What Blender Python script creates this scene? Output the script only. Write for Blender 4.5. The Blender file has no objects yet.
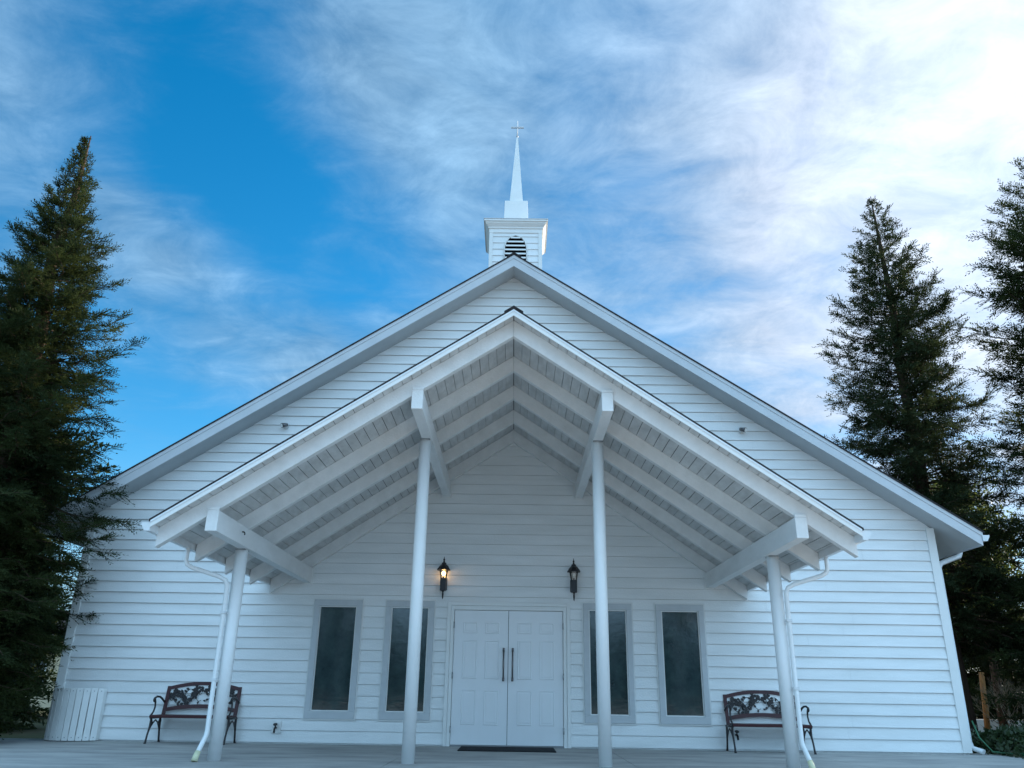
import bpy, bmesh, math, random
import numpy as np
from mathutils import Vector, Matrix
random.seed(7)
C = bpy.context.scene
COL = C.collection
PI = math.pi

# ------------------------------------------------------------------ camera
cd = bpy.data.cameras.new('camera')
cam = bpy.data.objects.new('camera', cd)
COL.objects.link(cam)
cd.sensor_width = 36.0
cd.lens = 805.15 / 1024 * 36
cd.clip_start = 0.05
cd.clip_end = 3000
Rv = Vector((0.99990, 0.00171, 0.01428)); Uv = Vector((-0.01271, -0.35870, 0.93337)); Fv = Vector((-0.00672, 0.93345, 0.35864))
cam.matrix_world = Matrix(((Rv.x, Uv.x, -Fv.x, 0.0975), (Rv.y, Uv.y, -Fv.y, -14.145), (Rv.z, Uv.z, -Fv.z, 0.807), (0, 0, 0, 1)))
C.camera = cam

# ------------------------------------------------------------------ light
SUN_AZ = math.radians(61)      # clockwise from +Y (behind the chapel, to the right)
SUN_EL = math.radians(24)
SUN_DIR = Vector((math.sin(SUN_AZ) * math.cos(SUN_EL), math.cos(SUN_AZ) * math.cos(SUN_EL), math.sin(SUN_EL)))
sl = bpy.data.lights.new('sun', 'SUN')
sl.energy = 5.0
sl.angle = math.radians(0.6)
sl.color = (1.0, 0.88, 0.72)
so = bpy.data.objects.new('sun', sl)
COL.objects.link(so)
so.rotation_euler = (-SUN_DIR).to_track_quat('-Z', 'Y').to_euler()
C.view_settings.view_transform = 'Standard'
C.view_settings.look = 'None'
C.view_settings.gamma = 1
C.view_settings.use_curve_mapping = False
C.view_settings.exposure = 0.95
C.render.resolution_x = 1024
C.render.resolution_y = 768

SKY_STRENGTH = 0.1
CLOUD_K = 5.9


def make_world():
    w = bpy.data.worlds.new('World')
    C.world = w
    w.use_nodes = True
    nt = w.node_tree
    N, L = nt.nodes, nt.links
    N.clear()
    out = N.new('ShaderNodeOutputWorld')
    bg = N.new('ShaderNodeBackground')
    bg.inputs['Strength'].default_value = SKY_STRENGTH
    L.new(bg.outputs[0], out.inputs['Surface'])
    sky = N.new('ShaderNodeTexSky')
    sky.sky_type = 'NISHITA'
    sky.sun_disc = False
    sky.sun_elevation = SUN_EL
    sky.sun_rotation = SUN_AZ
    sky.altitude = 300
    sky.air_density = 1.0
    sky.dust_density = 0.3
    sky.ozone_density = 3.0
    tc = N.new('ShaderNodeTexCoord')
    nrm = N.new('ShaderNodeVectorMath'); nrm.operation = 'NORMALIZE'
    L.new(tc.outputs['Generated'], nrm.inputs[0])
    D = nrm.outputs[0]

    def math_(op, a, b=None, c=None, clamp=False):
        n = N.new('ShaderNodeMath'); n.operation = op; n.use_clamp = clamp
        for i, v in enumerate((a, b, c)):
            if v is None: continue
            if isinstance(v, (int, float)): n.inputs[i].default_value = v
            else: L.new(v, n.inputs[i])
        return n.outputs[0]

    def lobe(v, deg, power=1.0):
        n = N.new('ShaderNodeVectorMath'); n.operation = 'DOT_PRODUCT'
        L.new(D, n.inputs[0]); n.inputs[1].default_value = Vector(v).normalized()
        m = N.new('ShaderNodeMapRange'); m.interpolation_type = 'SMOOTHSTEP'
        m.inputs['From Min'].default_value = math.cos(math.radians(deg)); m.inputs['From Max'].default_value = 1.0
        L.new(n.outputs['Value'], m.inputs['Value'])
        return m.outputs[0]

    sep = N.new('ShaderNodeSeparateXYZ'); L.new(D, sep.inputs[0])
    zz = math_('ADD', math_('MAXIMUM', sep.outputs['Z'], 0.0), 0.16)
    px = math_('DIVIDE', sep.outputs['X'], zz)
    py = math_('DIVIDE', sep.outputs['Y'], zz)
    cmb = N.new('ShaderNodeCombineXYZ'); L.new(px, cmb.inputs[0]); L.new(py, cmb.inputs[1])

    def fbm(rot, scale, sx, sy, detail, rough, dist, off=(0, 0, 0)):
        mp = N.new('ShaderNodeMapping')
        mp.inputs['Rotation'].default_value = (0, 0, math.radians(rot))
        mp.inputs['Scale'].default_value = (sx, sy, 1)
        mp.inputs['Location'].default_value = off
        L.new(cmb.outputs[0], mp.inputs['Vector'])
        n = N.new('ShaderNodeTexNoise')
        n.inputs['Scale'].default_value = scale
        n.inputs['Detail'].default_value = detail
        n.inputs['Roughness'].default_value = rough
        n.inputs['Distortion'].default_value = dist
        L.new(mp.outputs[0], n.inputs['Vector'])
        return n.outputs['Fac']
    big = fbm(-25, 1.5, 0.9, 1.15, 12, 0.52, 0.3, (3.1, 1.7, 0))
    wisp = fbm(-38, 2.6, 0.75, 1.7, 12, 0.58, 0.5, (0.4, 5.2, 0))
    fine = fbm(20, 6.5, 1.0, 1.1, 12, 0.66, 0.45, (7.4, 2.2, 0))
    # visible sheet of cloud thickens towards the sun, opens to blue on the left
    cov = math_('MULTIPLY', lobe((0.68, 0.62, 0.42), 60), 0.40)
    for v, deg, k in (((0.50, 0.72, 0.48), 24, 0.20), ((0.02, 0.72, 0.69), 24, 0.16), ((-0.56, 0.68, 0.48), 14, 0.24),
                      ((-0.43, 0.78, 0.45), 7, 0.26), ((-0.37, 0.83, 0.42), 6, 0.18), ((-0.30, 0.88, 0.37), 7, 0.30), ((-0.22, 0.90, 0.37), 7, 0.22),
                      ((-0.37, 0.69, 0.62), 10, -0.30), ((-0.31, 0.76, 0.57), 9, -0.30), ((-0.235, 0.835, 0.50), 9, -0.30), ((-0.42, 0.87, 0.28), 13, -0.35),
                      ((-0.05, 0.85, 0.52), 9, -0.10), ((-0.13, 0.77, 0.62), 12, 0.22), ((0.16, 0.85, 0.50), 9, -0.14), ((0.40, -0.72, 0.55), 115, 1.0)):  # last lobe: added cloud bank behind the camera, fill for the facade
        cov = math_('ADD', cov, math_('MULTIPLY', lobe(v, deg), k))
    nsum = math_('ADD', math_('MULTIPLY', big, 0.95), math_('MULTIPLY', wisp, 1.15))
    nsum = math_('ADD', nsum, math_('MULTIPLY', fine, 0.75))
    dens = math_('ADD', math_('SUBTRACT', nsum, 1.37), cov)
    mr = N.new('ShaderNodeMapRange'); mr.interpolation_type = 'SMOOTHSTEP'
    mr.inputs['From Min'].default_value = -0.42; mr.inputs['From Max'].default_value = 1.05
    L.new(dens, mr.inputs['Value'])
    hz = N.new('ShaderNodeMapRange'); hz.interpolation_type = 'SMOOTHSTEP'
    hz.inputs['From Min'].default_value = 0.0; hz.inputs['From Max'].default_value = 0.28
    hz.inputs['To Min'].default_value = 0.75; hz.inputs['To Max'].default_value = 0.0
    L.new(sep.outputs['Z'], hz.inputs['Value'])
    dens = math_('MAXIMUM', mr.outputs[0], hz.outputs[0])
    # clouds in view brighter where thick and near the sun, bluish grey where thin
    sunlobe = lobe((0.62, 0.66, 0.42), 44)
    s2 = lobe((0.53, 0.72, 0.46), 22)
    back = lobe((0.42, -0.75, 0.5), 115)  # unseen bright cloud behind the camera, added to light the facade
    lum = math_('ADD', 0.50, math_('MULTIPLY', sunlobe, 0.06))
    lum = math_('ADD', lum, math_('MULTIPLY', s2, 0.32))
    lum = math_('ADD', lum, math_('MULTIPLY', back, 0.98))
    lum = math_('ADD', lum, math_('MULTIPLY', math_('SUBTRACT', wisp, 0.5), 0.55))
    lum = math_('ADD', lum, math_('MULTIPLY', math_('SUBTRACT', fine, 0.5), 0.8))
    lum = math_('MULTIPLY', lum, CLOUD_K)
    mixc = N.new('ShaderNodeMix'); mixc.data_type = 'RGBA'
    mixc.inputs['A'].default_value = (0.50, 0.86, 1.24, 1)
    mixc.inputs['B'].default_value = (0.82, 0.93, 1.10, 1)
    L.new(math_('ADD', sunlobe, math_('MULTIPLY', s2, 0.4), clamp=True), mixc.inputs['Factor'])
    cc = N.new('ShaderNodeVectorMath'); cc.operation = 'SCALE'
    L.new(mixc.outputs['Result'], cc.inputs[0]); L.new(lum, cc.inputs['Scale'])
    hs = N.new('ShaderNodeHueSaturation')
    hs.inputs['Saturation'].default_value = 1.38
    hs.inputs['Value'].default_value = 1.2
    hs.inputs['Hue'].default_value = 0.49
    L.new(sky.outputs[0], hs.inputs['Color'])
    mx = N.new('ShaderNodeMix'); mx.data_type = 'RGBA'
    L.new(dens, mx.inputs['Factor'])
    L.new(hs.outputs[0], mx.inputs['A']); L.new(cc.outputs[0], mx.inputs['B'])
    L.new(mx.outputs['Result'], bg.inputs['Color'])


make_world()

# ------------------------------------------------------------------ materials


def mat(name, base, rough=0.6, spec=0.5, vary=0.0, vscale=3.0, stretch=(1, 1, 1), dark=None, bump=0.0, bscale=60.0, metal=0.0, translucent=0.0, vlo=0.35, vhi=0.7):
    m = bpy.data.materials.new(name)
    m.use_nodes = True
    nt = m.node_tree; N, L = nt.nodes, nt.links
    b = N['Principled BSDF']
    b.inputs['Base Color'].default_value = (*base, 1)
    b.inputs['Roughness'].default_value = rough
    b.inputs['Specular IOR Level'].default_value = spec
    b.inputs['Metallic'].default_value = metal
    tc = N.new('ShaderNodeTexCoord')
    if vary > 0:
        mp = N.new('ShaderNodeMapping'); mp.inputs['Scale'].default_value = stretch
        L.new(tc.outputs['Object'], mp.inputs['Vector'])
        n = N.new('ShaderNodeTexNoise'); n.inputs['Scale'].default_value = vscale; n.inputs['Detail'].default_value = 8; n.inputs['Roughness'].default_value = 0.62
        L.new(mp.outputs[0], n.inputs['Vector'])
        mr = N.new('ShaderNodeMapRange'); mr.inputs['From Min'].default_value = vlo; mr.inputs['From Max'].default_value = vhi
        mr.inputs['To Min'].default_value = 0; mr.inputs['To Max'].default_value = vary
        L.new(n.outputs['Fac'], mr.inputs['Value'])
        mx = N.new('ShaderNodeMix'); mx.data_type = 'RGBA'
        mx.inputs['A'].default_value = (*base, 1)
        mx.inputs['B'].default_value = (*(dark or tuple(c * 0.55 for c in base)), 1)
        L.new(mr.outputs[0], mx.inputs['Factor'])
        L.new(mx.outputs['Result'], b.inputs['Base Color'])
        if translucent: src = mx.outputs['Result']
    if bump > 0:
        n2 = N.new('ShaderNodeTexNoise'); n2.inputs['Scale'].default_value = bscale; n2.inputs['Detail'].default_value = 6
        L.new(tc.outputs['Object'], n2.inputs['Vector'])
        bp = N.new('ShaderNodeBump'); bp.inputs['Strength'].default_value = bump; bp.inputs['Distance'].default_value = 0.01
        L.new(n2.outputs['Fac'], bp.inputs['Height']); L.new(bp.outputs[0], b.inputs['Normal'])
    if translucent:
        tr = N.new('ShaderNodeBsdfTranslucent')
        if vary > 0: L.new(src, tr.inputs['Color'])
        else: tr.inputs['Color'].default_value = (*base, 1)
        ms = N.new('ShaderNodeMixShader'); ms.inputs[0].default_value = translucent
        L.new(b.outputs[0], ms.inputs[1]); L.new(tr.outputs[0], ms.inputs[2])
        L.new(ms.outputs[0], N['Material Output'].inputs['Surface'])
    return m


M = {}
M['siding'] = mat('white_siding_paint', (0.83, 0.835, 0.825), 0.55, 0.3, 0.5, 1.6, (0.45, 1, 3.0), (0.62, 0.63, 0.61), 0.25, 45)
M['trim'] = mat('white_trim_paint', (0.80, 0.80, 0.78), 0.5, 0.35, 0.3, 2.5, (1, 1, 1), (0.62, 0.62, 0.58), 0.15, 50)
M['timber'] = mat('white_painted_timber', (0.80, 0.80, 0.79), 0.6, 0.3, 0.45, 3.0, (1.5, 0.5, 1.5), (0.58, 0.58, 0.56), 0.4, 40)
M['deck'] = mat('weathered_white_planks', (0.66, 0.66, 0.65), 0.7, 0.2, 0.6, 4.0, (2.0, 0.8, 2.0), (0.42, 0.41, 0.39), 0.4, 40)
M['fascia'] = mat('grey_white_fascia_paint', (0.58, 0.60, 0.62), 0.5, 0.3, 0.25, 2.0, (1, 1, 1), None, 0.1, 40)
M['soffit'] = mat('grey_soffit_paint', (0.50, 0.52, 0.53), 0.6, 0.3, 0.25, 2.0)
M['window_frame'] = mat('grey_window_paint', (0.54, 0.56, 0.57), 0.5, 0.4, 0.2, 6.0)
M['column'] = mat('white_column_paint', (0.85, 0.855, 0.85), 0.4, 0.4, 0.25, 5.0, (1, 1, 0.3), (0.66, 0.66, 0.62), 0.1, 40)
M['door'] = mat('white_door_paint', (0.80, 0.81, 0.82), 0.4, 0.4, 0.2, 3.0, (1, 1, 0.6), (0.66, 0.66, 0.64), 0.05, 40)
M['metal_white'] = mat('white_metal_paint', (0.72, 0.74, 0.75), 0.35, 0.5, 0.3, 8.0, (1, 1, 0.4), (0.5, 0.51, 0.5))
M['shingle'] = mat('dark_shingles', (0.045, 0.042, 0.045), 0.9, 0.2, 0.8, 14.0, (1, 1, 1), (0.02, 0.02, 0.02), 0.8, 60)
M['iron'] = mat('dark_cast_iron', (0.018, 0.016, 0.018), 0.45, 0.5)
M['black'] = mat('black_painted_metal', (0.012, 0.011, 0.012), 0.4, 0.5)
M['redwood'] = mat('dark_red_slats', (0.055, 0.009, 0.011), 0.4, 0.35, 0.6, 9.0, (0.3, 3, 3), (0.028, 0.006, 0.008))
M['bronze'] = mat('handle_bronze', (0.16, 0.15, 0.15), 0.3, 0.5, metal=0.7)
M['steel'] = mat('brushed_steel', (0.35, 0.36, 0.37), 0.35, 0.5, metal=0.9)
M['dark'] = mat('dark_interior', (0.008, 0.008, 0.009), 0.9, 0.0)
M['rubber'] = mat('black_rubber', (0.014, 0.014, 0.016), 0.85, 0.2, bump=0.5, bscale=200)
M['yellow'] = mat('cream_plastic', (0.72, 0.70, 0.46), 0.5, 0.4, 0.3, 20)
M['concrete'] = mat('porch_concrete', (0.45, 0.435, 0.41), 0.8, 0.3, 0.95, 1.6, (0.6, 1.6, 1), (0.24, 0.235, 0.23), 0.5, 70)
M['ground'] = mat('lawn_earth', (0.055, 0.065, 0.03), 0.95, 0.1, 0.8, 0.8, (1, 1, 1), (0.10, 0.08, 0.05), 0.5, 30)
M['drive_bounce'] = mat('driveway_bounce_concrete', (0.44, 0.435, 0.425), 0.9, 0.3, 0.5, 1.5, (1, 1, 1), (0.32, 0.31, 0.29), 0.5, 80)  # unseen drive made pale so its bounce lights the porch ceiling
M['bark'] = mat('redwood_bark', (0.085, 0.055, 0.040), 0.95, 0.1, 0.8, 9.0, (2.5, 2.5, 0.25), (0.035, 0.024, 0.018), 0.8, 25)
M['needle'] = mat('conifer_needles', (0.052, 0.066, 0.019), 0.65, 0.15, 1.0, 1.4, (1, 1, 1), (0.010, 0.022, 0.010), translucent=0.42)
M['needle_far'] = mat('conifer_needles_olive', (0.046, 0.062, 0.024), 0.65, 0.15, 0.9, 1.1, (1, 1, 1), (0.018, 0.028, 0.012), translucent=0.3)
M['leaf'] = mat('broad_leaves', (0.13, 0.15, 0.035), 0.5, 0.3, 0.9, 1.0, (1, 1, 1), (0.06, 0.09, 0.02), translucent=0.45)
M['hedge'] = mat('hedge_leaves', (0.035, 0.060, 0.020), 0.45, 0.4, 0.8, 1.5, (1, 1, 1), (0.018, 0.035, 0.012), translucent=0.2)
M['post'] = mat('orange_brown_wood', (0.42, 0.20, 0.07), 0.8, 0.2, 0.8, 10, (2, 2, 0.4), (0.18, 0.08, 0.03), 0.4, 30)
M['twig'] = mat('grey_bare_twigs', (0.30, 0.25, 0.19), 0.9, 0.1)
M['hose'] = mat('green_hose', (0.02, 0.12, 0.055), 0.4, 0.5)
M['stucco'] = mat('beige_stucco', (0.62, 0.50, 0.34), 0.9, 0.1, 0.3, 2.0)
M['pale_wall'] = mat('pale_low_wall', (0.72, 0.70, 0.66), 0.9, 0.1, 0.3, 2.0)


def glass_mat():
    m = bpy.data.materials.new('obscure_window_glass'); m.use_nodes = True
    nt = m.node_tree; N, L = nt.nodes, nt.links
    b = N['Principled BSDF']
    b.inputs['Roughness'].default_value = 0.06
    b.inputs['IOR'].default_value = 1.75
    tc = N.new('ShaderNodeTexCoord'); n = N.new('ShaderNodeTexNoise'); n.inputs['Scale'].default_value = 4.5; n.inputs['Detail'].default_value = 10; n.inputs['Roughness'].default_value = 0.7
    L.new(tc.outputs['Object'], n.inputs['Vector'])
    mr = N.new('ShaderNodeMapRange'); mr.inputs['From Min'].default_value = 0.35; mr.inputs['From Max'].default_value = 0.85
    L.new(n.outputs['Fac'], mr.inputs['Value'])
    mx = N.new('ShaderNodeMix'); mx.data_type = 'RGBA'; mx.inputs['A'].default_value = (0.014, 0.031, 0.035, 1); mx.inputs['B'].default_value = (0.048, 0.088, 0.085, 1)
    L.new(mr.outputs[0], mx.inputs['Factor']); L.new(mx.outputs['Result'], b.inputs['Base Color'])
    bp = N.new('ShaderNodeBump'); bp.inputs['Strength'].default_value = 0.10; bp.inputs['Distance'].default_value = 0.02
    L.new(n.outputs['Fac'], bp.inputs['Height']); L.new(bp.outputs[0], b.inputs['Normal'])
    return m


def clear_mat():
    m = bpy.data.materials.new('lantern_glass'); m.use_nodes = True
    nt = m.node_tree; N = nt.nodes
    t = N.new('ShaderNodeBsdfTransparent'); t.inputs[0].default_value = (0.92, 0.9, 0.86, 1)
    g = N.new('ShaderNodeBsdfGlossy'); g.inputs['Roughness'].default_value = 0.08
    x = N.new('ShaderNodeMixShader'); x.inputs[0].default_value = 0.14
    nt.links.new(t.outputs[0], x.inputs[1]); nt.links.new(g.outputs[0], x.inputs[2])
    nt.links.new(x.outputs[0], N['Material Output'].inputs['Surface'])
    return m


def emit_mat():
    m = bpy.data.materials.new('lit_bulb'); m.use_nodes = True
    b = m.node_tree.nodes['Principled BSDF']
    b.inputs['Base Color'].default_value = (1, 0.8, 0.5, 1)
    b.inputs['Emission Color'].default_value = (1.0, 0.56, 0.20, 1)
    b.inputs['Emission Strength'].default_value = 9.0
    return m


M['glass'] = glass_mat(); M['clear'] = clear_mat(); M['bulb_lit'] = emit_mat()
M['bulb_off'] = mat('frosted_bulb', (0.7, 0.7, 0.68), 0.3, 0.5)

# ------------------------------------------------------------------ helpers


class MB:
    def __init__(s): s.v = []; s.f = []; s.sm = []

    def add(s, vs, fs, smooth=False):
        o = len(s.v); s.v += [tuple(v) for v in vs]; s.f += [tuple(i + o for i in f) for f in fs]; s.sm += [smooth] * len(fs)
        return s

    def box(s, x0, x1, y0, y1, z0, z1):
        x0, x1 = min(x0, x1), max(x0, x1); y0, y1 = min(y0, y1), max(y0, y1); z0, z1 = min(z0, z1), max(z0, z1)
        return s.add([(x0, y0, z0), (x1, y0, z0), (x1, y1, z0), (x0, y1, z0), (x0, y0, z1), (x1, y0, z1), (x1, y1, z1), (x0, y1, z1)],
                     [(0, 3, 2, 1), (4, 5, 6, 7), (0, 1, 5, 4), (1, 2, 6, 5), (2, 3, 7, 6), (3, 0, 4, 7)])

    def prism(s, poly, y0, y1):
        """poly in (x, z), counter-clockwise seen from -Y, extruded along y"""
        n = len(poly)
        vs = [(x, y0, z) for x, z in poly] + [(x, y1, z) for x, z in poly]
        return s.add(vs, [tuple(range(n)), tuple(range(2 * n - 1, n - 1, -1))] + [(i, i + n, (i + 1) % n + n, (i + 1) % n) for i in range(n)])

    def prism_x(s, poly, x0, x1):
        """poly in (y, z) extruded along x"""
        n = len(poly)
        vs = [(x0, y, z) for y, z in poly] + [(x1, y, z) for y, z in poly]
        return s.add(vs, [tuple(range(n - 1, -1, -1)), tuple(range(n, 2 * n))] + [(i, (i + 1) % n, (i + 1) % n + n, i + n) for i in range(n)])

    def prism_z(s, poly, z0, z1):
        n = len(poly)
        vs = [(x, y, z0) for x, y in poly] + [(x, y, z1) for x, y in poly]
        return s.add(vs, [tuple(range(n - 1, -1, -1)), tuple(range(n, 2 * n))] + [(i, (i + 1) % n, (i + 1) % n + n, i + n) for i in range(n)])

    def tube(s, pts, r, n=8, cap=True, flat=None):
        pts = [Vector(p) for p in pts]; m = len(pts)
        rs = r if isinstance(r, (list, tuple)) else [r] * m
        vs = []; up = None
        for i, p in enumerate(pts):
            t = (pts[min(i + 1, m - 1)] - pts[max(i - 1, 0)]).normalized()
            if up is None:
                up = Vector((0, 0, 1)) if abs(t.z) < 0.9 else Vector((1, 0, 0))
            a = t.cross(up)
            if a.length < 1e-5: a = t.cross(Vector((0, 1, 0)))
            a.normalize(); b = a.cross(t).normalized(); up = b
            for k in range(n):
                th = 2 * PI * (k + 0.5) / n
                fx, fy = flat if flat else (1, 1)
                vs.append(p + a * (math.cos(th) * rs[i] * fx) + b * (math.sin(th) * rs[i] * fy))
        fs = [(i * n + k, i * n + (k + 1) % n, (i + 1) * n + (k + 1) % n, (i + 1) * n + k) for i in range(m - 1) for k in range(n)]
        s.add(vs, fs, n > 5)
        if cap:
            o = len(s.v) - len(vs)
            s.f += [tuple(o + k for k in range(n - 1, -1, -1)), tuple(o + (m - 1) * n + k for k in range(n))]; s.sm += [False, False]
        return s

    def lathe(s, prof, cx=0, cy=0, n=24, smooth=True, rot=0.0):
        vs = []
        for r, z in prof:
            for k in range(n):
                th = 2 * PI * k / n + rot
                vs.append((cx + r * math.cos(th), cy + r * math.sin(th), z))
        fs = [(i * n + k, i * n + (k + 1) % n, (i + 1) * n + (k + 1) % n, (i + 1) * n + k) for i in range(len(prof) - 1) for k in range(n)]
        s.add(vs, fs, smooth)
        o = len(s.v) - len(vs); m = len(prof)
        s.f += [tuple(o + k for k in range(n - 1, -1, -1)), tuple(o + (m - 1) * n + k for k in range(n))]; s.sm += [False, False]
        return s

    def build(s, name, m, parent=None, bevel=0.0):
        me = bpy.data.meshes.new(name)
        me.from_pydata(s.v, [], s.f)
        me.polygons.foreach_set('use_smooth', s.sm)
        me.update()
        me.materials.append(m)
        bm = bmesh.new(); bm.from_mesh(me); bmesh.ops.recalc_face_normals(bm, faces=bm.faces); bm.to_mesh(me); bm.free()
        o = bpy.data.objects.new(name, me); COL.objects.link(o)
        if parent: o.parent = parent
        if bevel:
            b = o.modifiers.new('bevel', 'BEVEL'); b.width = bevel; b.segments = 2; b.limit_method = 'ANGLE'; b.angle_limit = math.radians(40)
        return o


def tag(o, label=None, cat=None, group=None, kind=None):
    if label: o['label'] = label
    if cat: o['category'] = cat
    if group: o['group'] = group
    if kind: o['kind'] = kind
    return o


def thing(name, label, cat, loc=(0, 0, 0), rz=0, group=None):
    o = bpy.data.objects.new(name, None); COL.objects.link(o)
    o.location = loc; o.rotation_euler = (0, 0, rz); o.empty_display_size = 0.2
    return tag(o, label, cat, group)


def copy_tree(o, parent=None):
    c = o.copy(); COL.objects.link(c); c.parent = parent
    for ch in list(o.children): copy_tree(ch, c)
    return c


def struct(o): o['kind'] = 'structure'; return o


# ------------------------------------------------------------------ ground
g = MB(); g.add([(-1500, -1500, -0.16), (1500, -1500, -0.16), (1500, 1500, -0.16), (-1500, 1500, -0.16)], [(0, 1, 2, 3)])
struct(g.build('ground', M['ground']))
g = MB(); g.add([(-60, -26, -0.155), (60, -26, -0.155), (60, -6.6, -0.155), (-60, -6.6, -0.155)], [(0, 1, 2, 3)])
struct(g.build('driveway', M['drive_bounce']))
# porch slab: right-hand edge runs at a slant along the planting bed; joints are real grooves between slabs
g = MB()
gy = [-6.6, -4.30, -2.05, 0.30]
gx = [-14.0, -10.6, -7.4, -4.4, -1.4, 1.6, 4.6, 7.4]
for i in range(len(gx) - 1):
    for j in range(len(gy) - 1):
        e = 0.004
        g.box(gx[i] + e, gx[i + 1] - e, gy[j] + e, gy[j + 1] - e, -0.3, 0)
g.prism_z([(7.404, -6.596), (14.0, -6.596), (14.0, -5.2), (9.6, -2.9), (7.95, -0.9), (7.85, 0.296), (7.404, 0.296)], -0.3, 0)
struct(g.build('porch_pavement', M['concrete']))

# ------------------------------------------------------------------ church
W = 7.40; D_BACK = 24.0; SL = 0.657; APEX_W = 8.487   # soffit line at the wall: z = APEX_W - SL*|x|
church = thing('church', 'white clapboard chapel with gabled front porch, grey trim and small steeple', 'church')

OPEN = [(-1.02, 1.02, -0.1, 2.20)]
WX = [(-3.296, -2.482), (-2.078, -1.258), (1.258, 2.078), (2.482, 3.296)]
WZ = (0.379, 2.254)
for a, b in WX: OPEN.append((a + 0.03, b - 0.03, WZ[0] + 0.03, WZ[1] - 0.03))
EXPO = 0.1782


def lap_wall():
    m = MB(); z = 0.022; k = 0
    rnd = random.Random(3)
    while z < APEX_W:
        z1 = z + EXPO
        cuts = sorted({z, z1} | {c for o in OPEN for c in o[2:] if z < c < z1})
        off = lambda q: -0.025 * (1 - (q - z) / EXPO) - 0.004
        jit = rnd.uniform(-0.0025, 0.0025)
        joints = [x for x in np.arange(-W + rnd.uniform(0.5, 3.5), W, rnd.choice([3.66, 4.88]))]
        for a, b in zip(cuts[:-1], cuts[1:]):
            mid = (a + b) / 2
            spans = [(-W, W)]
            for o in OPEN:
                if o[2] < mid < o[3]:
                    ns = []
                    for s0, s1 in spans:
                        if o[1] <= s0 or o[0] >= s1: ns.append((s0, s1)); continue
                        if s0 < o[0]: ns.append((s0, o[0]))
                        if o[1] < s1: ns.append((o[1], s1))
                    spans = ns
            for jx in joints:
                ns = []
                for s0, s1 in spans:
                    if s0 + 0.2 < jx < s1 - 0.2: ns += [(s0, jx - 0.0015), (jx + 0.0015, s1)]
                    else: ns.append((s0, s1))
                spans = ns
            if b == z1: b = z1 - 0.006       # open shadow gap under the next board
            for s0, s1 in spans:
                def cl(x, q):
                    lim = max(0.001, (APEX_W + 0.03 - q) / SL); return max(-lim, min(lim, x))
                p = [(cl(s0, a), off(a) + jit, a), (cl(s1, a), off(a) + jit, a), (cl(s1, b), off(b) + jit, b), (cl(s0, b), off(b) + jit, b)]
                m.add(p, [(0, 1, 2, 3)])
                if a == z:   # drip edge under the board
                    m.add([(p[0][0], 0.003, a), (p[1][0], 0.003, a), p[1], p[0]], [(0, 1, 2, 3)])
        z = z1; k += 1
    return m


lap_wall().build('siding', M['siding'], church)
# wall core behind the siding: gable shape with real openings
m = MB()


def core_cell(x0, x1, z0, z1):
    m.box(x0, x1, 0.004, 0.18, z0, z1)


xs = [-W + 0.002]
for a, b in sorted([(o[0], o[1]) for o in OPEN]): xs += [a, b]
xs.append(W - 0.002)
for i in range(len(xs) - 1):
    a, b = xs[i], xs[i + 1]
    o = [q for q in OPEN if abs(q[0] - a) < 1e-6]
    if o:
        if o[0][2] > 0: core_cell(a, b, 0.0, o[0][2])
        core_cell(a, b, o[0][3], 2.6)
    else: core_cell(a, b, 0.0, 2.6)
zt = lambda x: APEX_W - SL * abs(x)
m.prism([(-W + 0.002, 2.6), (W - 0.002, 2.6), (W - 0.002, zt(W)), (0, zt(0)), (-W + 0.002, zt(W))], 0.004, 0.18)
m.box(-W + 0.002, -W + 0.18, 0.182, D_BACK, 0.0, zt(W)); m.box(W - 0.18, W - 0.002, 0.182, D_BACK, 0.0, zt(W))
m.prism([(-W + 0.18, 0.0), (W - 0.18, 0.0), (W - 0.18, zt(W)), (0, zt(0)), (-W + 0.18, zt(W))], D_BACK - 0.18, D_BACK)
m.build('wall', M['siding'], church)
# dark room right behind the openings
m = MB(); m.box(-4.2, 4.2, 1.6, 1.62, 0.0, 2.6); m.box(-4.2, 4.2, 0.19, 1.6, 2.58, 2.6); m.box(-4.2, 4.2, 0.19, 1.6, -0.02, 0.0)
m.build('interior', M['dark'], church)
for s in (-1, 1):
    m = MB(); m.box(s * (W - 0.11), s * (W + 0.03), -0.042, -0.0045, 0.02, zt(W) - 0.005); m.box(s * (W + 0.004), s * (W + 0.032), -0.0045, 0.13, 0.02, zt(W) - 0.03)
    m.build('corner_board', M['trim'], church, 0.003)
# side lap boards
for s in (-1, 1):
    m = MB(); z = 0.022
    while z < 3.5:
        m.add([(s * (W + 0.024), 0.132, z), (s * (W + 0.024), D_BACK, z), (s * (W + 0.004), D_BACK, z + EXPO), (s * (W + 0.004), 0.132, z + EXPO), (s * (W), 0.132, z), (s * W, D_BACK, z)], [(0, 1, 2, 3), (0, 1, 5, 4)]); z += EXPO
    m.build('siding', M['siding'], church)

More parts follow.
